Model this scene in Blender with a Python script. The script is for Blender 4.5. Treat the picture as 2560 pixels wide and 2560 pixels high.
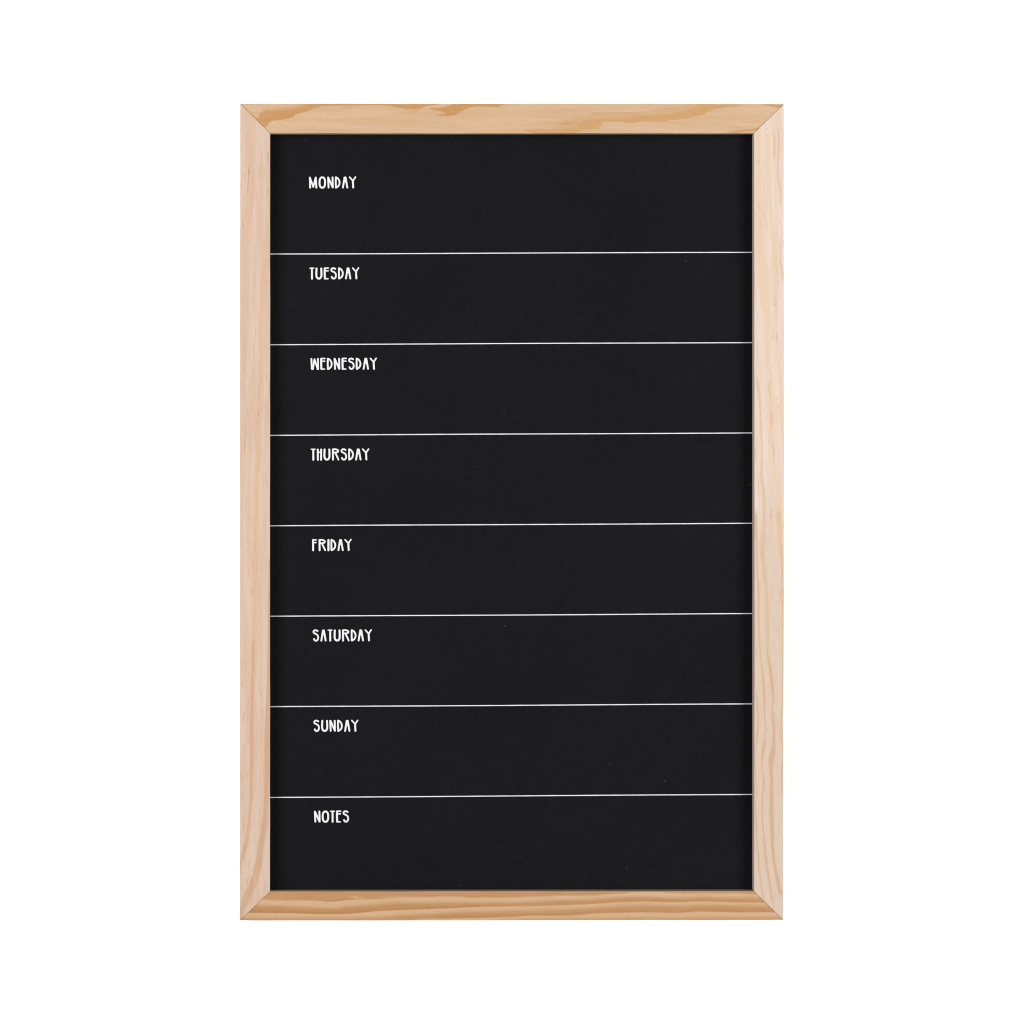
import bpy, bmesh, math, random
import numpy as np

# ------------------------------------------------------------------ scale
# The planner is 40 x 60 cm.  Positions on it were measured in units of 1/3395 m ("p").
K = 0.4 / 1358.0            # metres per p
CX, CBOT = 1279.0, 2300.5   # board centre line and bottom edge, in p
BASE_Z = 1.10               # height of the board's lower edge on the wall
THICK = 0.013               # frame thickness
RECESS = 0.0080             # how far the black panel sits behind the frame's face
CAM_D = 2.16                # camera to frame face
AXX, AXY = 677.0, 1093.0    # foot of the camera axis on the board, in p
FRONT_Y = -THICK

def wx(px): return (px - CX) * K
def wz(py): return (CBOT - py) * K

scene = bpy.context.scene
for o in list(bpy.data.objects):
    bpy.data.objects.remove(o)
COL = scene.collection

# ------------------------------------------------------------------ camera
cam = bpy.data.cameras.new('camera')
cam_o = bpy.data.objects.new('camera', cam); COL.objects.link(cam_o)
cam.sensor_width = 36.0
cam.lens = 36.0 * CAM_D / (2560 * K)
cam.shift_x = (1280 - AXX) / 2560.0
cam.shift_y = -(1280 - AXY) / 2560.0
cam.clip_start = 0.05; cam.clip_end = 60
cam_o.location = (wx(AXX), FRONT_Y - CAM_D, BASE_Z + wz(AXY))
cam_o.rotation_euler = (math.radians(90), 0, 0)
scene.camera = cam_o

# ------------------------------------------------------------------ light: even studio light, two side softboxes
world = bpy.data.worlds.new('World'); scene.world = world; world.use_nodes = True
bg = world.node_tree.nodes['Background']
bg.inputs['Color'].default_value = (1.0, 1.0, 1.0, 1)
bg.inputs['Strength'].default_value = 0.42

def softbox(name, loc, target, w, h, power, col=(1, 1, 1)):
    l = bpy.data.lights.new(name, 'AREA'); l.shape = 'RECTANGLE'
    l.size = w; l.size_y = h; l.energy = power; l.color = col
    o = bpy.data.objects.new(name, l); COL.objects.link(o); o.location = loc
    d = [target[i] - loc[i] for i in range(3)]
    yaw = math.atan2(d[0], d[1]); pitch = math.atan2(d[2], math.hypot(d[0], d[1]))
    o.rotation_euler = (math.radians(90) + pitch, 0, -yaw)
    return o
mid = (0.0, 0.0, BASE_Z + 0.36)
softbox('softbox_light', (-1.60, -1.35, BASE_Z + 0.48), mid, 0.9, 1.7, 60, (1.0, 0.995, 0.985))
softbox('softbox_light', (1.60, -1.35, BASE_Z + 0.48), mid, 0.9, 1.7, 62, (1.0, 0.995, 0.985))

vs = scene.view_settings
vs.view_transform = 'Standard'; vs.look = 'None'; vs.gamma = 1.0; vs.use_curve_mapping = False
vs.exposure = 0.22
S_LIGHT = 2.40       # brightness a white surface reaches in this light; base colours are given as seen / S_LIGHT

# ------------------------------------------------------------------ node helpers
def lin(c):
    c = c / 255.0
    return c / 12.92 if c <= 0.04045 else ((c + 0.055) / 1.055) ** 2.4
def alb(rgb): return tuple(lin(c) / S_LIGHT for c in rgb) + (1.0,)

class NT:
    def __init__(s, name):
        s.m = bpy.data.materials.new(name); s.m.use_nodes = True
        s.t = s.m.node_tree; s.b = s.t.nodes['Principled BSDF']
    def n(s, kind, **kw):
        nd = s.t.nodes.new(kind)
        for k, v in kw.items(): setattr(nd, k, v)
        return nd
    def put(s, sock, v):
        if isinstance(v, bpy.types.NodeSocket): s.t.links.new(v, sock)
        elif v is not None: sock.default_value = v
    def math(s, op, a, b=None, c=None, clamp=False):
        nd = s.n('ShaderNodeMath', operation=op, use_clamp=clamp)
        s.put(nd.inputs[0], a)
        if b is not None: s.put(nd.inputs[1], b)
        if c is not None: s.put(nd.inputs[2], c)
        return nd.outputs[0]
    def vec(s, x, y, z):
        nd = s.n('ShaderNodeCombineXYZ')
        for i, v in enumerate((x, y, z)): s.put(nd.inputs[i], v)
        return nd.outputs[0]
    def noise(s, v, scale=1.0, detail=2.0, rough=0.5):
        nd = s.n('ShaderNodeTexNoise'); s.put(nd.inputs['Vector'], v)
        nd.inputs['Scale'].default_value = scale; nd.inputs['Detail'].default_value = detail
        nd.inputs['Roughness'].default_value = rough
        return nd.outputs[0]
    def ramp(s, v, a, b, lo=0.0, hi=1.0, smooth=True):
        nd = s.n('ShaderNodeMapRange', interpolation_type='SMOOTHSTEP' if smooth else 'LINEAR')
        s.put(nd.inputs['Value'], v); s.put(nd.inputs['From Min'], a); s.put(nd.inputs['From Max'], b)
        s.put(nd.inputs['To Min'], lo); s.put(nd.inputs['To Max'], hi)
        return nd.outputs[0]
    def mix(s, f, a, b, mode='MIX'):
        nd = s.n('ShaderNodeMix', data_type='RGBA', blend_type=mode, clamp_factor=True)
        s.put(nd.inputs[0], f); s.put(nd.inputs[6], a); s.put(nd.inputs[7], b)
        return nd.outputs[2]
    def curve(s, t, pts):
        """t in 0..1 -> value, through (t, value 0..1) points"""
        nd = s.n('ShaderNodeFloatCurve'); s.put(nd.inputs['Value'], t)
        c = nd.mapping.curves[0]; nd.mapping.use_clip = False
        pts = sorted(pts)
        while len(c.points) < len(pts): c.points.new(0.5, 0.5)
        for p, (a, b) in zip(c.points, pts): p.location = (a, b); p.handle_type = 'AUTO_CLAMPED'
        nd.mapping.update()
        return nd.outputs[0]

VLO, VSPAN = -20.0, 130.0
def wood(name, horiz, vorig, base, base2, bands, pores=0.5, seed=0.0, jag=14.0, waver=1.2, specks=()):
    """bands: (colour, strength, soft_lo, soft_hi, [(u, lo, hi), ...]) in p along / across the bar"""
    w = NT(name)
    tc = w.n('ShaderNodeTexCoord')
    sp = w.n('ShaderNodeSeparateXYZ'); w.put(sp.inputs[0], tc.outputs['Object'])
    X = w.math('MULTIPLY_ADD', sp.outputs[0], 1 / K, CX)
    Y = w.math('MULTIPLY_ADD', sp.outputs[2], -1 / K, CBOT)
    u, v0 = (X, Y) if horiz else (Y, X)
    v = w.math('SUBTRACT', v0, vorig)
    dep = w.math('MULTIPLY', sp.outputs[1], 1 / K)
    # fibre-wise raggedness of the growth-ring edges
    f1 = w.noise(w.vec(w.math('MULTIPLY', u, 0.016), w.math('MULTIPLY', v, 0.55), seed), 1, 4, 0.7)
    uj = w.math('MULTIPLY_ADD', w.math('SUBTRACT', f1, 0.5), jag * 2, u)
    f2 = w.noise(w.vec(w.math('MULTIPLY', u, 0.022), w.math('MULTIPLY', v, 0.03), seed + 4.2), 1, 3, 0.55)
    vj = w.math('MULTIPLY_ADD', w.math('SUBTRACT', f2, 0.5), waver * 2, v)
    # slow tone drift + fibres
    d1 = w.noise(w.vec(w.math('MULTIPLY', u, 0.0045), w.math('MULTIPLY', v, 0.06), seed + 9), 1, 3, 0.6)
    col = w.mix(w.ramp(d1, 0.34, 0.66), alb(base), alb(base2))
    u0, u1 = (560.0, 2000.0) if horiz else (220.0, 2340.0)
    t = w.ramp(uj, u0, u1, 0, 1, smooth=False)
    for colr, st, sl, sh, pts in bands:
        pl = [((a - u0) / (u1 - u0), (b - VLO) / VSPAN) for a, b, c in pts]
        ph = [((a - u0) / (u1 - u0), (c - VLO) / VSPAN) for a, b, c in pts]
        lo = w.math('MULTIPLY_ADD', w.curve(t, pl), VSPAN, VLO)
        hi = w.math('MULTIPLY_ADD', w.curve(t, ph), VSPAN, VLO)
        a = w.ramp(w.math('SUBTRACT', vj, lo), -sl, sl)
        b = w.ramp(w.math('SUBTRACT', hi, vj), -sh, sh)
        us, ue = pts[0][0], pts[-1][0]
        c = w.ramp(uj, us - 12, us + 14); d = w.ramp(uj, ue + 12, ue - 14)
        m = w.math('MULTIPLY', w.math('MULTIPLY', a, b), w.math('MULTIPLY', c, d))
        var = w.noise(w.vec(w.math('MULTIPLY', u, 0.011), w.math('MULTIPLY', v, 0.12), seed + 20 + len(w.t.nodes) * 0.1), 1, 3, 0.6)
        m = w.math('MULTIPLY', m, w.ramp(var, 0.25, 0.7, 0.78 * st, 1.08 * st, smooth=False))
        col = w.mix(m, col, alb(colr))
    # fine fibres, mottling
    fib = w.noise(w.vec(w.math('MULTIPLY', u, 0.02), w.math('MULTIPLY', v, 0.9), seed + 31), 1, 4, 0.65)
    mot = w.noise(w.vec(w.math('MULTIPLY', u, 0.16), w.math('MULTIPLY', v, 0.34), seed + 37), 1, 3, 0.7)
    k = w.math('ADD', w.ramp(fib, 0.25, 0.75, 0.925, 1.075, smooth=False), w.ramp(mot, 0.3, 0.7, -0.055, 0.055, smooth=False))
    col = w.mix(1.0, col, w.vec(k, k, w.math('MULTIPLY_ADD', k, 1.5, -0.5)), 'MULTIPLY')
    # pores: short dark dashes lying along the grain
    pn = w.noise(w.vec(w.math('MULTIPLY', u, 0.022), w.math('MULTIPLY', v, 0.55), seed + 51), 1, 1, 0.4)
    pg = w.noise(w.vec(w.math('MULTIPLY', u, 0.006), w.math('MULTIPLY', v, 0.045), seed + 57), 1, 2, 0.5)
    pm = w.math('MULTIPLY', w.ramp(pn, 0.64, 0.71), w.ramp(pg, 0.45, 0.58))
    col = w.mix(w.math('MULTIPLY', pm, pores), col, alb((192, 142, 102)))
    # single resin specks
    for (su, sv, sr) in specks:
        du = w.math('SUBTRACT', u, su); dv = w.math('SUBTRACT', v, sv)
        r2 = w.math('ADD', w.math('MULTIPLY', du, du), w.math('MULTIPLY', dv, dv))
        col = w.mix(w.ramp(r2, sr * sr * 1.6, sr * sr * 0.2, 0, 0.85), col, alb((120, 82, 50)))
    w.put(w.b.inputs['Base Color'], col)
    w.b.inputs['Roughness'].default_value = 0.55
    w.b.inputs['Specular IOR Level'].default_value = 0.25
    bp = w.n('ShaderNodeBump'); bp.inputs['Strength'].default_value = 0.06; bp.inputs['Distance'].default_value = 0.0004
    w.put(bp.inputs['Height'], fib); w.put(w.b.inputs['Normal'], bp.outputs[0])
    return w.m

def plain(name, rgb, rough=0.6, spec=0.3, fleck=None, scale=900):
    w = NT(name)
    tc = w.n('ShaderNodeTexCoord')
    a = w.noise(tc.outputs['Object'], scale, 3, 0.6)
    k = w.ramp(a, 0.3, 0.7, 0.9, 1.08, smooth=False)
    col = w.mix(1.0, alb(rgb), w.vec(k, k, k), 'MULTIPLY')
    if fleck:
        f = w.noise(tc.outputs['Object'], 420, 2, 0.5)
        col = w.mix(w.ramp(f, 0.62, 0.72, 0, 0.7), col, alb(fleck))
    w.put(w.b.inputs['Base Color'], col)
    w.b.inputs['Roughness'].default_value = rough; w.b.inputs['Specular IOR Level'].default_value = spec
    return w.m

# ------------------------------------------------------------------ wood of the four bars
TOPB = (206, 151, 90); TOPR = (212, 163, 106)
M_top = wood('pine_top_rail', True, 259.0, (224, 187, 151), (217, 179, 139), [
    (TOPB, 0.95, 8, 1.3, [(600, 44, 40), (644, 37, 51), (655, 17, 58), (663, 15, 58), (671, 14, 50), (675, 14, 44), (690, 14, 41.5), (717, 13, 38.5),
        (734, 10, 33.5), (740, 9, 27), (767, -1, 19.6), (789, -6, 11.8), (815, -8, 5.5), (844, -8, 5), (898, -8, 4), (940, -8, 3.2),
        (970, -8, 5.5), (1002, -8, 10.9), (1028, -8, 14.5), (1046, -8, 14.2), (1057, -8, 10), (1080, -8, 4.6), (1100, -8, 1), (1120, -8, -4)]),
    (TOPB, 1.0, 1.6, 1.3, [(1066, 11, 11), (1093, 10.5, 18), (1111, 8, 22.7), (1120, 6, 30.8), (1138, -2, 28), (1155, -8, 20), (1161, -8, 15.5),
        (1184, -8, 9), (1213, -8, 7), (1247, -8, 8.7), (1256, -8, 2.5), (1300, -8, 1)]),
    ((196, 140, 92), 0.7, 1.0, 1.0, [(1094, 27, 30), (1118, 26, 33)]),
    ((196, 140, 92), 0.35, 1.0, 1.0, [(1018, 17, 19), (1048, 17, 19)]),
    ((190, 138, 96), 0.4, 0.8, 0.8, [(846, 10, 12.5), (874, 9.5, 12)]),
    ((190, 138, 96), 0.3, 0.8, 0.8, [(622, 21, 22.5), (650, 21, 22.5)]),
    ((190, 138, 96), 0.3, 0.8, 0.8, [(690, 10, 12), (728, 10.5, 12.5)]),
    (TOPR, 0.42, 1.5, 3, [(1395, 44, 58), (1424, 40, 62), (1469, 31, 44), (1487, 23, 42), (1560, 22.5, 38), (1620, 18, 34), (1680, 10, 30), (1711, 3, 26), (1740, -4, 12)]),
    (TOPR, 0.95, 3.2, 1.3, [(1306, 64, 66), (1342, 64, 76), (1424, 61, 78), (1444, 56, 70.7), (1462, 41, 65), (1499, 38, 62.5), (1505, 37.5, 47), (1560, 34.5, 45),
        (1568, 34, 49), (1610, 31, 45), (1655, 27.5, 46), (1672, 25, 42.6), (1711, 18, 39), (1744, 2, 31), (1760, -4, 28), (1773, -8, 19), (1806, -8, 10),
        (1845, -8, 6.4), (1858, -8, 1)]),
    ((186, 130, 84), 0.6, 0.7, 0.7, [(1478, 23, 24.4), (1540, 22.3, 24), (1600, 22.6, 24)]),
    ((186, 130, 84), 0.5, 0.7, 0.7, [(1406, 48, 50.4), (1432, 48.5, 50.2)]),
    ((186, 130, 84), 0.45, 0.7, 0.7, [(1440, 37, 38.4), (1458, 37.5, 39)]),
    ((200, 148, 100), 0.5, 0.8, 0.8, [(1350, 50, 51.6), (1400, 50, 51.6)]),
    ((200, 148, 100), 0.5, 0.8, 0.8, [(1362, 58, 59.6), (1408, 58.5, 60)]),
    ((200, 148, 100), 0.5, 0.8, 0.8, [(1272, 66, 68), (1305, 66, 67.5)]),
    ((200, 148, 100), 0.4, 0.8, 0.8, [(1640, 10.5, 12.5), (1690, 11, 12.5)]),
    ((206, 154, 100), 0.9, 1.5, 2.0, [(1896, -8, 0), (1920, -8, 6), (1965, -8, 15)]),
    ((204, 150, 96), 0.8, 1.0, 2.5, [(1822, 70, 76), (1860, 65, 70), (1905, 59.5, 66)]),
    ((222, 176, 124), 0.6, 3, 3, [(1190, 66, 76), (1240, 64, 76), (1310, 66, 80)]),
], pores=0.25, seed=1.3, jag=20, waver=0.8, specks=[(1848, 61, 1.3)])

BD = (196, 143, 90)
M_bot = wood('pine_bottom_rail', True, 2228.0, (221, 182, 142), (218, 178, 134), [
    (BD, 0.9, 2, 3.0, [(590, -12, 20), (659, -12, 21), (717, -12, 23), (798, -12, 24), (825, -12, 25.4), (860, -12, 22.5), (880, -12, 21), (905, -12, 20.5), (940, -12, 19.6),
        (966, -12, 17.8), (999, -12, 14.5), (1075, -12, 15), (1111, -12, 12.6), (1147, -12, 14.2), (1184, -12, 16), (1280, -12, 15.5), (1342, -12, 13.5),
        (1406, -12, 10.9), (1478, -12, 10), (1542, -12, 6.5), (1590, -12, 2.5), (1640, -12, 2), (1673, -12, 4.5), (1719, -12, 5.2), (1809, -12, 5), (1885, -12, 7), (1970, -12, 8)]),
    ((221, 182, 140), 0.9, 1.4, 1.6, [(868, 15.5, 15.6), (884, 13.0, 16.5), (900, 15.0, 18), (912, 17.5, 18)]),
    ((176, 126, 72), 0.6, 1.0, 1.2, [(800, 22, 24), (825, 22, 25.4), (862, 19, 22.5), (884, 17.5, 19.5)]),
    (BD, 1.0, 7, 1.4, [(590, 34, 53.8), (644, 35, 54.4), (717, 37.7, 55), (771, 39.5, 56.7), (825, 42, 57.6), (880, 37, 55.8), (940, 33, 49.8), (984, 29, 47.7),
        (1039, 28.7, 45.9), (1111, 28.7, 42.8), (1184, 28.7, 39.5), (1280, 27.8, 37.7), (1324, 26, 37.2), (1415, 22.3, 34.6), (1487, 19.5, 31.4),
        (1560, 14.6, 26.6), (1620, 14.2, 26), (1682, 16, 27.8), (1755, 15, 26), (1827, 16.9, 27.8), (1900, 16.9, 28.3), (1970, 17, 28.5)]),
    ((178, 122, 72), 0.5, 3, 1.4, [(590, 46, 53.8), (644, 46, 54.4), (717, 48, 55), (771, 50, 56.7), (825, 51, 57.6), (880, 50, 55.8), (940, 45, 49.8), (984, 43, 47.7),
        (1039, 41, 45.9), (1111, 38, 42.8), (1200, 35, 39.2)]),
    (BD, 0.9, 7, 1.6, [(590, 67, 84), (717, 66.7, 84), (860, 66, 84), (940, 64.5, 84), (984, 61, 82), (1020, 58, 74), (1057, 56.7, 69.8), (1111, 53, 68.5),
        (1184, 50.4, 66.9), (1280, 49, 64), (1333, 47.7, 61), (1433, 45, 60.4), (1505, 39.5, 55), (1560, 36, 54), (1620, 34, 52.6), (1682, 36, 54), (1755, 34.5, 50.8),
        (1827, 35.5, 52.6), (1918, 37, 52.6), (1970, 37, 53)]),
    ((178, 122, 72), 0.35, 3, 1.6, [(1090, 61, 68.5), (1184, 60, 66.9), (1280, 57, 64), (1333, 55, 61), (1433, 54, 60.4), (1505, 49, 55), (1620, 47, 52.6), (1682, 48, 54), (1755, 45, 50.8),
        (1827, 46, 52.6), (1940, 46, 52.6)]),
    (BD, 0.75, 6, 2, [(1240, 72, 84), (1333, 69, 84), (1433, 68, 84), (1560, 66, 84), (1682, 65, 84), (1755, 64, 84), (1970, 64, 84)]),
    ((176, 126, 72), 0.6, 0.8, 0.8, [(1116, 5.5, 7), (1150, 6.2, 8)]),
    ((176, 126, 72), 0.5, 0.8, 0.8, [(1150, 64.5, 66), (1205, 65, 67)]),
    ((176, 126, 72), 0.4, 0.8, 0.8, [(1016, 50.5, 52), (1034, 51, 53)]),
], pores=0.2, seed=7.7, jag=12, waver=0.8)

LW = (226, 187, 154); LD = (212, 167, 128)
M_left = wood('pine_left_stile', False, 600.0, (228, 201, 180), (223, 190, 165), [
    ((224, 188, 160), 0.62, 6, 3.0, [(250, 15, 39), (450, 15, 38), (500, 10, 33), (600, 4, 26), (700, -3, 24), (800, -6, 21), (900, -6, 15), (1000, -6, 14), (1100, -6, 13.5),
        (1200, -6, 9), (1400, -6, 7.5), (1500, -6, 5), (1650, -6, 3), (1700, -6, -1)]),
    (LW, 0.8, 3, 2.6, [(430, 68, 80), (500, 64, 80), (600, 60, 78), (700, 52, 68), (770, 48, 60), (850, 46, 55), (950, 44, 55), (990, 42.5, 54), (1005, 42.3, 49), (1100, 40, 49),
        (1200, 36, 48), (1230, 34, 47), (1300, 33.5, 46), (1340, 32.6, 42.5), (1425, 30, 41.6), (1500, 29, 40), (1650, 28, 39), (1680, 28, 39), (1750, 26, 36)]),
    (LD, 0.75, 2.2, 4, [(1600, 29, 36), (1680, 28, 35), (1750, 26, 34.5), (1830, 24.4, 34.4), (1870, 24.4, 35), (1930, 24.4, 33.5), (2000, 23.5, 31.7), (2050, 19, 26), (2090, 15, 23.5),
        (2110, 10, 21), (2130, 4, 15), (2160, -1, 6), (2190, -4, 0)]),
    (LD, 0.8, 2.2, 5, [(1400, 72, 84), (1550, 69.7, 84), (1640, 68, 80), (1780, 64, 75), (1830, 61.5, 75), (1950, 61, 74), (2000, 59.7, 73), (2050, 56, 71), (2080, 52.5, 66),
        (2120, 44, 60), (2160, 37, 55), (2190, 30, 48), (2220, 17, 38), (2240, 7, 30), (2265, 1, 17), (2290, -3, 9), (2310, -4, 6)]),
    ((206, 160, 122), 0.5, 0.7, 0.7, [(1915, 48.5, 50), (1965, 47.5, 49)]),
    ((198, 150, 112), 0.65, 0.7, 0.7, [(440, 31, 32.5), (466, 29.5, 31)]),
    ((198, 150, 112), 0.45, 0.7, 0.7, [(488, 28, 29.5), (545, 29, 30)]),
    ((198, 150, 112), 0.5, 0.7, 0.7, [(676, 35, 36.5), (722, 35, 36.5)]),
    ((198, 150, 112), 0.55, 0.7, 0.7, [(855, 10.5, 12), (894, 12.5, 14)]),
    ((190, 138, 104), 0.7, 0.7, 0.7, [(914, 7.5, 9), (930, 7.3, 8.8)]),
    ((198, 150, 112), 0.5, 0.7, 0.7, [(1034, 12.5, 14), (1120, 12.5, 13.5)]),
    ((198, 150, 112), 0.4, 0.7, 0.7, [(1010, 63, 64.2), (1080, 63.5, 64.7)]),
    ((190, 138, 104), 0.6, 0.7, 0.7, [(1346, 3, 4.3), (1364, 3, 4.3)]),
], pores=0.8, seed=13.1, jag=30, waver=0.9)

RP = (236, 207, 178); RD = (220, 178, 138)
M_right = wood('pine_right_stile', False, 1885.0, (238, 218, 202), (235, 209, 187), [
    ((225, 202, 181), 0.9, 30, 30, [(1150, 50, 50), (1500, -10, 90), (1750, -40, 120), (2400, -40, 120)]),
    (RP, 0.9, 3, 2.4, [(320, 1, 15), (450, 2, 17), (550, 2, 23), (600, 3, 26), (680, 8, 34), (750, 14, 37), (800, 26, 39), (900, 28, 41), (950, 36, 46), (1050, 38, 48),
        (1100, 41, 50), (1150, 45, 55), (1200, 48, 57), (1250, 52, 70), (1300, 47, 72), (1360, 55, 75), (1430, 66, 76)]),
    (RP, 0.9, 2.4, 2.0, [(330, 28, 41), (450, 32, 43), (520, 37, 45), (600, 43, 54), (680, 46.6, 59), (750, 51, 60), (850, 52, 60), (950, 61, 70), (1050, 65, 74), (1120, 70, 78), (1160, 76, 80)]),
    ((228, 190, 152), 0.7, 1.2, 1.4, [(330, 46, 51), (360, 48, 54), (400, 47, 51)]),
    ((226, 186, 148), 0.7, 1.2, 1.2, [(320, 56, 60), (360, 60, 64), (430, 57, 61), (460, 60, 65), (480, 63, 67), (520, 65, 68)]),
    ((226, 186, 148), 0.8, 1.0, 1.2, [(600, 64, 66), (640, 64, 67), (670, 67, 71), (700, 71, 76)]),
    ((226, 186, 148), 0.7, 1.2, 1.0, [(655, 53, 54), (685, 57, 60)]),
    ((224, 186, 150), 0.8, 2.0, 2.0, [(1030, 38, 47), (1045, 40, 48), (1060, 40, 47)]),
    ((212, 166, 124), 0.7, 0.8, 0.8, [(950, 38, 39.5), (985, 38, 39.5), (1000, 42, 44)]),
    ((212, 166, 124), 0.7, 0.8, 0.8, [(1105, 44.5, 46.5), (1125, 46.5, 48), (1150, 48, 50)]),
    ((212, 166, 124), 0.6, 0.8, 0.8, [(1200, 9.5, 11), (1240, 12.5, 14)]),
    ((214, 170, 128), 0.8, 0.8, 0.8, [(1118, 3.6, 5.5), (1150, 3.2, 4.6)]),
    ((226, 187, 150), 0.72, 2.8, 2.4, [(950, 4, 12), (1000, 11, 17), (1080, 15.5, 19.5), (1130, 18, 22), (1190, 15, 22), (1230, 20, 28), (1300, 21, 28.5), (1335, 16, 28.5),
        (1370, 15, 27), (1420, 19, 29), (1460, 25, 34), (1500, 27.5, 36), (1550, 28, 39), (1620, 29, 38.5), (1650, 31, 39), (1680, 37.5, 46), (1720, 41, 50)]),
    (RD, 0.95, 3.0, 2.6, [(1640, 33, 38), (1680, 39, 46), (1720, 42, 50), (1745, 44, 51), (1770, 43, 47.5), (1800, 44, 50), (1830, 45.7, 54), (1870, 43, 53), (1900, 36, 50),
        (1920, 36.5, 47.5), (1950, 39, 48.5), (1990, 38, 49), (2040, 39, 49.5), (2100, 41, 50), (2150, 46, 53), (2180, 51, 59), (2210, 56, 65), (2240, 65, 74)]),
    ((222, 182, 142), 0.9, 2.4, 2.4, [(1280, 1, 8.5), (1420, 5, 10.5), (1490, 8, 14), (1560, 9.5, 14), (1600, 11, 16), (1650, 15, 18.5), (1690, 19.5, 26), (1740, 22, 28.5), (1780, 24, 28.5),
        (1830, 26, 30.5), (1860, 22, 29.5), (1890, 16.7, 25), (1920, 18.5, 22.5), (1950, 21, 27), (2000, 18.5, 23), (2040, 18.5, 23), (2100, 23, 28.5), (2150, 26, 33),
        (2190, 33, 39), (2230, 39, 46), (2265, 46, 50)]),
    (RD, 0.65, 2.0, 2.0, [(1730, 3, 7), (1800, 7, 13), (1850, 4, 10), (1890, 2, 5.5), (1930, 2, 5.5), (1980, 3.5, 7.5), (2010, 2, 6), (2060, 2, 8), (2100, 4, 9.5), (2160, 9.5, 15.8),
        (2200, 14, 19), (2245, 21, 27)]),
    ((222, 182, 142), 0.8, 1.5, 1.5, [(1360, 66, 70), (1430, 67, 76), (1500, 69, 78), (1700, 70, 78), (1800, 65, 69), (1830, 64, 68), (1870, 70, 75), (1950, 67, 71), (1990, 70, 76)]),
    ((224, 188, 152), 0.6, 4, 4, [(1270, 56, 66), (1340, 58, 70), (1390, 62, 70)]),
    ((224, 188, 152), 0.8, 3, 2, [(1470, 60, 68), (1500, 66, 76), (1520, 70, 76)]),
], pores=0.5, seed=23.9, jag=20, waver=0.8,
   specks=[(321, 31, 1.2), (404, 11.5, 1.0), (400, 33, 0.8), (762, 52, 1.1), (755, 74, 1.1), (995, 57, 1.0), (1016, 61, 1.0), (522, 15, 0.9)])

M_lip = plain('weathered_inner_edge', (196, 178, 166), 0.8, 0.1, fleck=(205, 190, 176))
M_lip2 = plain('brown_inner_edge', (158, 134, 108), 0.8, 0.1)
M_glue = plain('dark_mitre_glue', (118, 78, 48), 0.8, 0.1)
M_ink = plain('white_print', (252, 252, 255), 0.8, 0.1)

# matt black chalkboard paint: faint roller mottling, a few dust specks and rubbed smears
w = NT('black_chalkboard_paint')
tc = w.n('ShaderNodeTexCoord'); oc = tc.outputs['Object']
n1 = w.noise(oc, 1600, 3, 0.7); n2 = w.noise(oc, 9, 3, 0.6); n3 = w.noise(oc, 260, 3, 0.6)
k = w.math('ADD', w.math('ADD', w.ramp(n1, 0.3, 0.7, 0.74, 1.28, smooth=False), w.ramp(n2, 0.3, 0.7, -0.09, 0.09)), w.ramp(n3, 0.3, 0.7, -0.12, 0.12))
col = w.mix(1.0, (0.0035, 0.0035, 0.0043, 1), w.vec(k, k, k), 'MULTIPLY')
vo = w.n('ShaderNodeTexVoronoi'); w.put(vo.inputs['Vector'], oc); vo.inputs['Scale'].default_value = 26
sz = w.n('ShaderNodeSeparateColor'); w.put(sz.inputs[0], vo.outputs['Color'])
rad = w.ramp(sz.outputs[0], 0.55, 1.0, 0.0, 0.014, smooth=False)
spk = w.math('LESS_THAN', vo.outputs['Distance'], rad)
col = w.mix(w.math('MULTIPLY', spk, w.math('MULTIPLY', sz.outputs[1], 0.12)), col, (0.4, 0.4, 0.4, 1))
sp = w.n('ShaderNodeSeparateXYZ'); w.put(sp.inputs[0], oc)
PXn = w.math('MULTIPLY_ADD', sp.outputs[0], 1 / K, CX); PYn = w.math('MULTIPLY_ADD', sp.outputs[2], -1 / K, CBOT)
for (su, sv, sr, st) in [(1718, 651, 1.4, .16), (1265, 1566, 1.5, .2), (1527, 1915, 1.3, .14), (1208, 505, 1.2, .12), (1570, 2172, 1.6, .06), (1572, 2178, 1.3, .05), (766, 348, 1.5, .12),
                         (1666, 1955, 1.7, .14), (1190, 1180, 1.2, .06), (1779, 2156, 1.2, .07), (881, 378, 1.1, .06), (1154, 2217, 1.2, .08), (1133, 338, 1.3, .1), (1154, 341, 1.3, .1)]:
    du = w.math('SUBTRACT', PXn, su); dv = w.math('SUBTRACT', PYn, sv)
    r2 = w.math('ADD', w.math('MULTIPLY', du, du), w.math('MULTIPLY', dv, dv))
    col = w.mix(w.ramp(r2, sr * sr * 1.6, sr * sr * 0.2, 0, st * 0.5), col, (0.4, 0.4, 0.4, 1))
for (xa, ya, xb, yb, st) in [(1261, 1018, 1263, 1032, .02), (1290, 1035, 1300, 1048, .015), (1875, 1214, 1882, 1211, .08), (1175, 1185, 1190, 1178, .015)]:   # faint scratches
    L2 = (xb - xa) ** 2 + (yb - ya) ** 2
    t = w.math('ADD', w.math('MULTIPLY', w.math('SUBTRACT', PXn, xa), (xb - xa) / L2), w.math('MULTIPLY', w.math('SUBTRACT', PYn, ya), (yb - ya) / L2), clamp=True)
    ex = w.math('SUBTRACT', PXn, w.math('MULTIPLY_ADD', t, xb - xa, xa)); ey = w.math('SUBTRACT', PYn, w.math('MULTIPLY_ADD', t, yb - ya, ya))
    r2 = w.math('ADD', w.math('MULTIPLY', ex, ex), w.math('MULTIPLY', ey, ey))
    col = w.mix(w.ramp(r2, 1.6, 0.2, 0, st * 0.5), col, (0.4, 0.4, 0.4, 1))
w.put(w.b.inputs['Base Color'], col)
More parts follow.
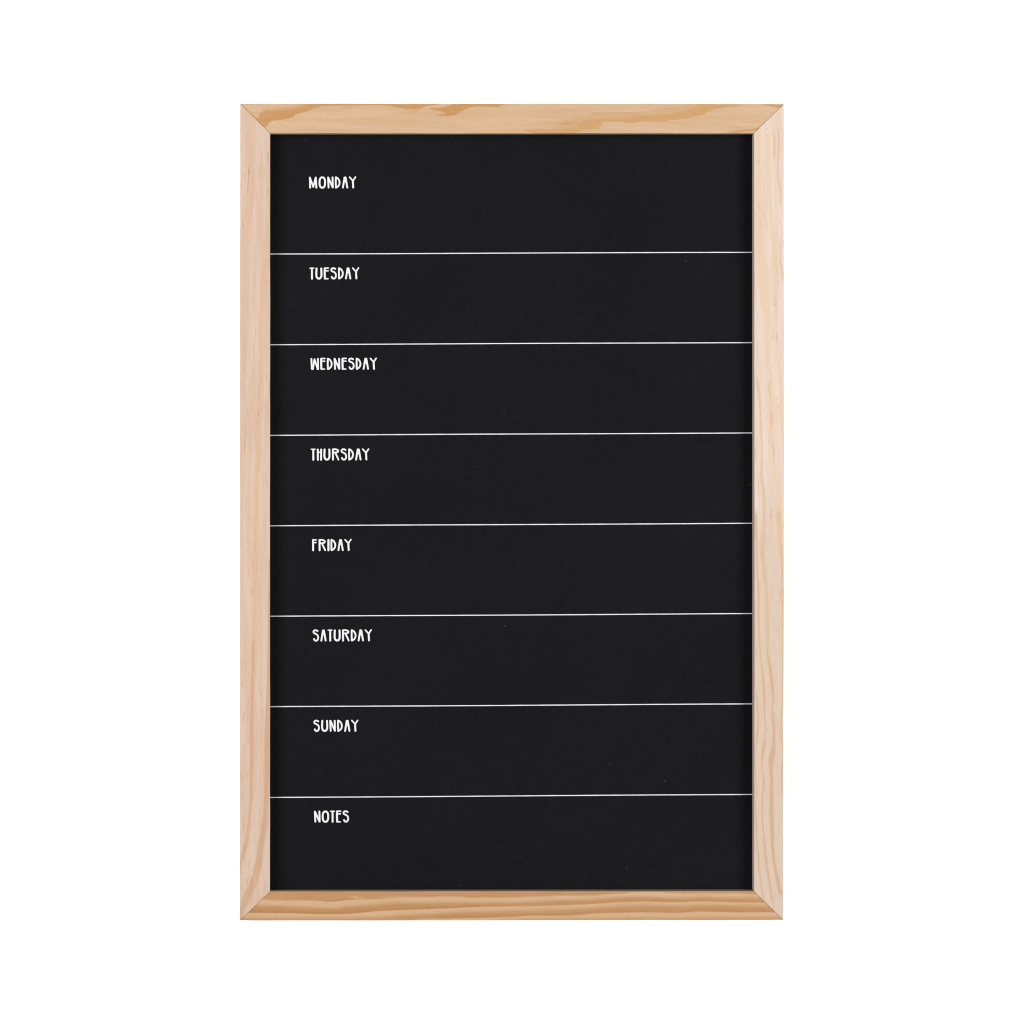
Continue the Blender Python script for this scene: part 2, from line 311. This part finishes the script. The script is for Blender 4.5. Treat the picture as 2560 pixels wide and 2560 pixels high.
w.b.inputs['Roughness'].default_value = 0.75; w.b.inputs['Specular IOR Level'].default_value = 0.04
bp = w.n('ShaderNodeBump'); bp.inputs['Strength'].default_value = 0.10; bp.inputs['Distance'].default_value = 0.0002
w.put(bp.inputs['Height'], n1); w.put(w.b.inputs['Normal'], bp.outputs[0])
M_black = w.m

w = NT('white_wall_paint')
tc = w.n('ShaderNodeTexCoord')
n = w.noise(tc.outputs['Object'], 220, 3, 0.6)
col = w.mix(w.ramp(n, 0.3, 0.7), (0.90, 0.90, 0.90, 1), (0.92, 0.92, 0.92, 1))
w.put(w.b.inputs['Base Color'], col); w.b.inputs['Roughness'].default_value = 0.9
w.b.inputs['Specular IOR Level'].default_value = 0.1
M_wall = w.m

# ------------------------------------------------------------------ mesh helpers
def link(name, me, mats, parent=None):
    o = bpy.data.objects.new(name, me); COL.objects.link(o)
    for m in mats: me.materials.append(m)
    if parent: o.parent = parent
    return o
def mesh(name, verts, faces):
    me = bpy.data.meshes.new(name); me.from_pydata(verts, [], faces); me.update(); return me

# ------------------------------------------------------------------ setting: the white wall the board hangs on
bm = bmesh.new()
bmesh.ops.create_cube(bm, size=1.0)
for vtx in bm.verts:
    vtx.co.x *= 6.0; vtx.co.y = vtx.co.y * 0.12 + 0.06 + 0.0006; vtx.co.z = vtx.co.z * 4.0 + 1.5
me = bpy.data.meshes.new('wall'); bm.to_mesh(me); bm.free()
wall = link('wall', me, [M_wall]); wall['kind'] = 'structure'

# ------------------------------------------------------------------ the planner board
board = bpy.data.objects.new('weekly_planner_board', None); COL.objects.link(board)
board.location = (0, 0, BASE_Z); board.empty_display_size = 0.1
board['label'] = 'black weekly planner chalkboard with days in white and a pale pine frame on white wall'
board['category'] = 'chalkboard'

random.seed(5)
# outer / inner corners of the frame face in p
OUT = {'tl': (600.3, 258.8), 'tr': (1960.0, 260.0), 'bl': (599.5, 2301.2), 'br': (1958.0, 2299.9)}
INN = {'tl': (675.4, 333.6), 'tr': (1884.9, 333.4), 'bl': (674.9, 2228.4), 'br': (1885.2, 2227.8)}

def bar(name, a, b, mat, face_y, gap, lip, bow=0.0, seg=46, wob=0.35):
    """a, b: corner keys.  Mitred bar swept from corner a to corner b with a rebate behind for the panel."""
    rng = random.Random(name + a)
    ro, ri = 1.5, 1.2           # rounded outer / inner arris, p
    W = 75.0
    sec = [(0.0, THICK), (0.0, 0.0013), (0.0, ro * K)]
    for q in (22.5, 45, 67.5):
        g = math.radians(q); sec.append((ro - ro * math.cos(g), (ro - ro * math.sin(g)) * K))
    sec += [(ro, 0.0), (W * 0.5, -0.00004), (W - ri, 0.0)]
    for q in (22.5, 45, 67.5):
        g = math.radians(q); sec.append((W - ri + ri * math.sin(g), (ri - ri * math.cos(g)) * K))
    lip0 = len(sec)
    sec += [(W, ri * K), (W, 0.0013), (W, RECESS), (W - 26, RECESS), (W - 26, THICK)]
    n = len(sec)
    oa, ob, ia, ib = OUT[a], OUT[b], INN[a], INN[b]
    L = math.hypot(ob[0] - oa[0], ob[1] - oa[1]); d = ((ob[0] - oa[0]) / L, (ob[1] - oa[1]) / L)
    ph = [rng.uniform(0, 6.28) for _ in range(8)]
    verts, faces = [], []
    for i in range(seg + 1):
        t = i / seg
        wo = wob * (math.sin(t * 9 + ph[0]) * 0.5 + math.sin(t * 31 + ph[1]) * 0.3 + math.sin(t * 77 + ph[2]) * 0.25)
        wi = wob * (math.sin(t * 11 + ph[3]) * 0.5 + math.sin(t * 37 + ph[4]) * 0.35 + math.sin(t * 83 + ph[5]) * 0.3)
        e = min(1.0, min(t, 1 - t) * 12); wo *= e; wi *= e
        for (ww, dd) in sec:
            f = ww / W
            p0 = (oa[0] + (ia[0] - oa[0]) * f, oa[1] + (ia[1] - oa[1]) * f)
            p1 = (ob[0] + (ib[0] - ob[0]) * f, ob[1] + (ib[1] - ob[1]) * f)
            g_ = gap if dd < 0.0012 else min(gap, 0.1)      # the joint is open only at the face
            s0, s1 = g_ / L, 1 - g_ / L
            tt = s0 + (s1 - s0) * t
            x = p0[0] + (p1[0] - p0[0]) * tt; y = p0[1] + (p1[1] - p0[1]) * tt
            nx, ny = -d[1], d[0]
            off = wo * (1 - f) + wi * f - bow * math.sin(math.pi * t)
            if dd > RECESS - 1e-6: off = 0
            verts.append((wx(x + nx * off), face_y + dd * (THICK - 0.0) / THICK if dd < THICK - 1e-6 else 0.0, wz(y + ny * off)))
    for i in range(seg):
        for j in range(n):
            j2 = (j + 1) % n
            faces.append((i * n + j, i * n + j2, (i + 1) * n + j2, (i + 1) * n + j))
    faces.append(tuple(range(n))[::-1]); faces.append(tuple(range(seg * n, seg * n + n)))
    me = mesh(name, verts, faces)
    o = link(name, me, [mat, lip, M_glue], board)
    for k_, p in enumerate(me.polygons):
        if k_ < seg * n and (k_ % n) in (lip0, lip0 + 1): p.material_index = 1
        if k_ >= seg * n: p.material_index = 2
    bm = bmesh.new(); bm.from_mesh(me); bmesh.ops.recalc_face_normals(bm, faces=bm.faces); bm.to_mesh(me); bm.free()
    return o

o = bar('frame_rail', 'tl', 'tr', M_top, FRONT_Y, 1.25, M_lip)
o['label'] = 'top rail of the frame, pale pine with honey-coloured flame grain'
o = bar('frame_rail', 'bl', 'br', M_bot, FRONT_Y, 1.1, M_lip2)
o['label'] = 'bottom rail of the frame, darker honey pine with wavy stripes'
o = bar('frame_stile', 'tl', 'bl', M_left, FRONT_Y - 0.00025, 0.0, M_lip)
o['label'] = 'left stile of the frame, pinkish pine with a soft streak'
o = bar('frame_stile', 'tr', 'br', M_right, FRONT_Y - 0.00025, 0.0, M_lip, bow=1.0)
o['label'] = 'right stile of the frame, the palest pine piece'

# points of the panel are RECESS farther from the lens than the frame's face
F = (CAM_D + RECESS) / CAM_D
def qx(px): return wx(AXX + (px - AXX) * F)
def qz(py): return wz(AXY + (py - AXY) * F)
PANEL_Y = FRONT_Y + RECESS + 0.0001

bm = bmesh.new(); bmesh.ops.create_cube(bm, size=1.0)
x0, x1, z0, z1 = wx(655), wx(1905), wz(2248), wz(313)
for vtx in bm.verts:
    vtx.co = ((x0 + x1) / 2 + vtx.co.x * (x1 - x0), PANEL_Y + 0.0015 + vtx.co.y * 0.003, (z0 + z1) / 2 + vtx.co.z * (z1 - z0))
me = bpy.data.meshes.new('chalkboard_panel'); bm.to_mesh(me); bm.free()
panel = link('chalkboard_panel', me, [M_black], board)
panel['label'] = 'matt black writing panel set back in the frame'

# ruled lines
LINES = [(635.0, 630.6), (861.6, 856.3), (1088.2, 1082.2), (1314.5, 1308.2), (1540.8, 1534.0), (1766.8, 1759.8), (1993.7, 1986.0)]
for k_, (yl, yr) in enumerate(LINES):
    rng = random.Random(k_)
    N = 60; verts = []; faces = []
    xa, xb = 674.0, 1883.6
    for i in range(N + 1):
        t = i / N; x = xa + (xb - xa) * t
        y = yl + (yr - yl) * t + 0.25 * math.sin(t * 7 + k_) + rng.uniform(-.06, .06)
        h = 1.16 + rng.uniform(-0.10, 0.10)
        for (yy, dy) in ((y - h, 0.0), (y - h, -0.00006), (y + h, -0.00006), (y + h, 0.0)):
            verts.append((qx(x), PANEL_Y + dy - 0.00001, qz(yy)))
    for i in range(N):
        for j in range(4):
            a_, b_ = i * 4 + j, i * 4 + (j + 1) % 4
            faces.append((a_, b_, b_ + 4, a_ + 4))
    link('ruled_line', mesh('ruled_line', verts, faces), [M_ink], panel)

# ------------------------------------------------------------------ lettering, stroke by stroke
def super_o(w_, h_, r, e=2.5, n=40):
    out = []
    for i in range(n + 1):
        a = 2 * math.pi * i / n; c, s = math.cos(a), math.sin(a)
        out.append((w_ / 2 + (w_ / 2 - r) * math.copysign(abs(c) ** (2 / e), c), h_ / 2 + (h_ / 2 - r) * math.copysign(abs(s) ** (2 / e), s)))
    return out
G = {   # glyph: list of (radius, smooth?, points); 8.78 units = 1 p, y down from the top of the letter
 'M': [(22, 0, [(24, 26), (30, 246)]), (20, 0, [(28, 28), (100, 232)]), (20, 0, [(100, 232), (150, 30)]), (23, 0, [(154, 28), (168, 246)])],
 'O': [(23, 0, super_o(167, 271, 23))],
 'N': [(22, 0, [(24, 26), (34, 246)]), (22, 0, [(28, 28), (124, 242)]), (22, 0, [(122, 24), (128, 244)])],
 'D': [(22, 1, [(24, 22), (22, 130), (26, 248)]), (21, 1, [(26, 22), (70, 48), (100, 98), (107, 140), (96, 190), (66, 228), (28, 249)])],
 'A': [(22, 0, [(25, 247), (60, 30)]), (22, 0, [(84, 30), (122, 247)]), (17, 0, [(46, 119), (100, 119)]), (22, 0, [(62, 26), (82, 26)])],
 'Y': [(19, 0, [(21, 20), (92, 100)]), (19, 0, [(147, 18), (92, 100)]), (23, 1, [(92, 104), (94, 140), (100, 247)])],
 'T': [(16, 0, [(17, 20), (98, 19)]), (23, 0, [(60, 24), (61, 249)])],
 'U': [(23.5, 1, [(30, 26), (26, 110), (27, 180), (44, 229), (81, 247), (118, 230), (136, 185), (137, 110), (133, 26)])],
 'E': [(24, 1, [(25, 24), (24, 130), (28, 246)]), (18, 0, [(22, 18), (102, 18)]), (17, 0, [(30, 79), (99, 76)]), (17, 0, [(26, 252), (95, 251)])],
 'S': [(21, 1, [(112, 36), (84, 22), (50, 22), (24, 46), (34, 80), (74, 100), (108, 124), (126, 172), (116, 224), (82, 249), (48, 236), (34, 210)])],
 'W': [(22, 0, [(22, 26), (34, 244)]), (20, 0, [(34, 248), (54, 251)]), (21, 0, [(54, 246), (92, 34)]), (21, 0, [(92, 34), (160, 244)]), (20, 0, [(158, 246), (172, 249)]), (22, 0, [(166, 24), (170, 246)])],
 'H': [(23, 0, [(23, 26), (25, 249)]), (23, 0, [(96, 26), (94, 249)]), (17, 0, [(25, 86), (95, 86)])],
 'R': [(23, 0, [(25, 24), (26, 249)]), (20, 1, [(24, 22), (90, 22), (134, 42), (142, 60), (128, 82), (80, 92), (30, 92)]), (21, 0, [(78, 96), (148, 248)])],
 'F': [(23, 0, [(25, 24), (27, 249)]), (17, 0, [(22, 18), (98, 20)]), (17, 0, [(30, 80), (92, 79)])],
 'I': [(25, 0, [(27, 27), (27, 248)])],
}
WORDS = [
 ('MONDAY', 420, 184, [280, 493, 680, 850, 1005, 1157]),
 ('TUESDAY', 645, 205, [290, 420, 607, 750, 920, 1072, 1225]),
 ('WEDNESDAY', 870, 214, [315, 530, 675, 823, 998, 1140, 1308, 1460, 1612]),
 ('THURSDAY', 1097, 211, [320, 455, 597, 785, 975, 1143, 1295, 1445]),
 ('FRIDAY', 1323, 214, [348, 492, 685, 755, 905, 1057]),
 ('SATURDAY', 1549, 214, [360, 530, 690, 822, 1008, 1200, 1350, 1502]),
 ('SUNDAY', 1775, 213, [377, 547, 728, 900, 1052, 1205]),
 ('NOTES', 2002, 212, [390, 562, 742, 876, 1020]),
]
def smooth_pts(pts, sub=8):
    out = []
    for i in range(len(pts) - 1):
        p0 = pts[max(i - 1, 0)]; p1 = pts[i]; p2 = pts[i + 1]; p3 = pts[min(i + 2, len(pts) - 1)]
        for j in range(sub):
            t = j / sub
            out.append(tuple(0.5 * (2 * p1[c] + (p2[c] - p0[c]) * t + (2 * p0[c] - 5 * p1[c] + 4 * p2[c] - p3[c]) * t * t +
                                    (-p0[c] + 3 * p1[c] - 3 * p2[c] + p3[c]) * t ** 3) for c in (0, 1)))
    out.append(pts[-1]); return out

def word_mesh(word, y0, top, xs):
    """signed-distance union of pen strokes, contoured into one flat inked shape with a raised edge"""
    Z = 8.78; STEP = 4.0
    segs = []
    for i, (ch, gx) in enumerate(zip(word, xs)):
        rng = random.Random(word + str(i))
        for r, sm, pts in G[ch]:
            pts = smooth_pts(pts) if sm else pts
            jx, jy = rng.uniform(-1, 1), rng.uniform(-1, 1)
            for a, b in zip(pts[:-1], pts[1:]):
                segs.append((a[0] + gx + jx, a[1] + top + jy, b[0] + gx + jx, b[1] + top + jy, r - 3.2))
    xmin, xmax = xs[0] - 12, xs[-1] + 200; ymin, ymax = top - 14, top + 290
    gx = np.arange(xmin, xmax, STEP); gy = np.arange(ymin, ymax, STEP)
    PX, PY = np.meshgrid(gx, gy)
    D = np.full(PX.shape, 1e9)
    for ax, ay, bx, by, r in segs:
        dx, dy = bx - ax, by - ay; l2 = dx * dx + dy * dy + 1e-9
        t = np.clip(((PX - ax) * dx + (PY - ay) * dy) / l2, 0, 1)
        D = np.minimum(D, np.hypot(PX - ax - t * dx, PY - ay - t * dy) - r)
    verts, vid, faces = [], {}, []
    def add(key, x, y):
        if key not in vid:
            vid[key] = len(verts); verts.append((x, y))
        return vid[key]
    H, Wd = D.shape; D = {(i, j): v for i, r in enumerate(D.tolist()) for j, v in enumerate(r)}
    for i in range(H - 1):
        for j in range(Wd - 1):
            c = [(i, j), (i, j + 1), (i + 1, j + 1), (i + 1, j)]
            d = [D[q] for q in c]
            if min(d) >= 0: continue
            poly = []
            for q in range(4):
                p, nx_ = c[q], c[(q + 1) % 4]; dp, dn = d[q], d[(q + 1) % 4]
                if dp < 0: poly.append(add(p, gx[p[1]], gy[p[0]]))
                if (dp < 0) != (dn < 0):
                    t = dp / (dp - dn)
                    key = ('e',) + tuple(sorted((p, nx_)))
                    poly.append(add(key, gx[p[1]] + (gx[nx_[1]] - gx[p[1]]) * t, gy[p[0]] + (gy[nx_[0]] - gy[p[0]]) * t))
            if len(poly) >= 3: faces.append(tuple(poly))
    ec = {}
    for f in faces:
        for a, b in zip(f, f[1:] + f[:1]):
            ec[(a, b)] = 1
    n = len(verts); out = []
    for x, y in verts:
        px = 740 + x / Z; py = y0 + y / Z - 0.0036 * (x - xs[0]) / Z
        out.append((qx(px), PANEL_Y - 0.00006, qz(py)))
    out += [(x, PANEL_Y - 0.00001, z) for x, y, z in out]
    for a, b in list(ec):
        if (b, a) not in ec: faces.append((b, a, a + n, b + n))
    me = mesh('word_lettering', out, faces)
    return me
for word, y0, top, xs in WORDS:
    o = link('word_lettering', word_mesh(word, y0, top, xs), [M_ink], panel)
    o['label'] = 'white hand-drawn capitals reading ' + word

scene.render.engine = 'CYCLES'
scene.cycles.pixel_filter_type = 'BLACKMAN_HARRIS'; scene.cycles.filter_width = 1.1; scene.render.filter_size = 1.1
scene.render.resolution_x = 1024; scene.render.resolution_y = 1024
scene.cycles.max_bounces = 8
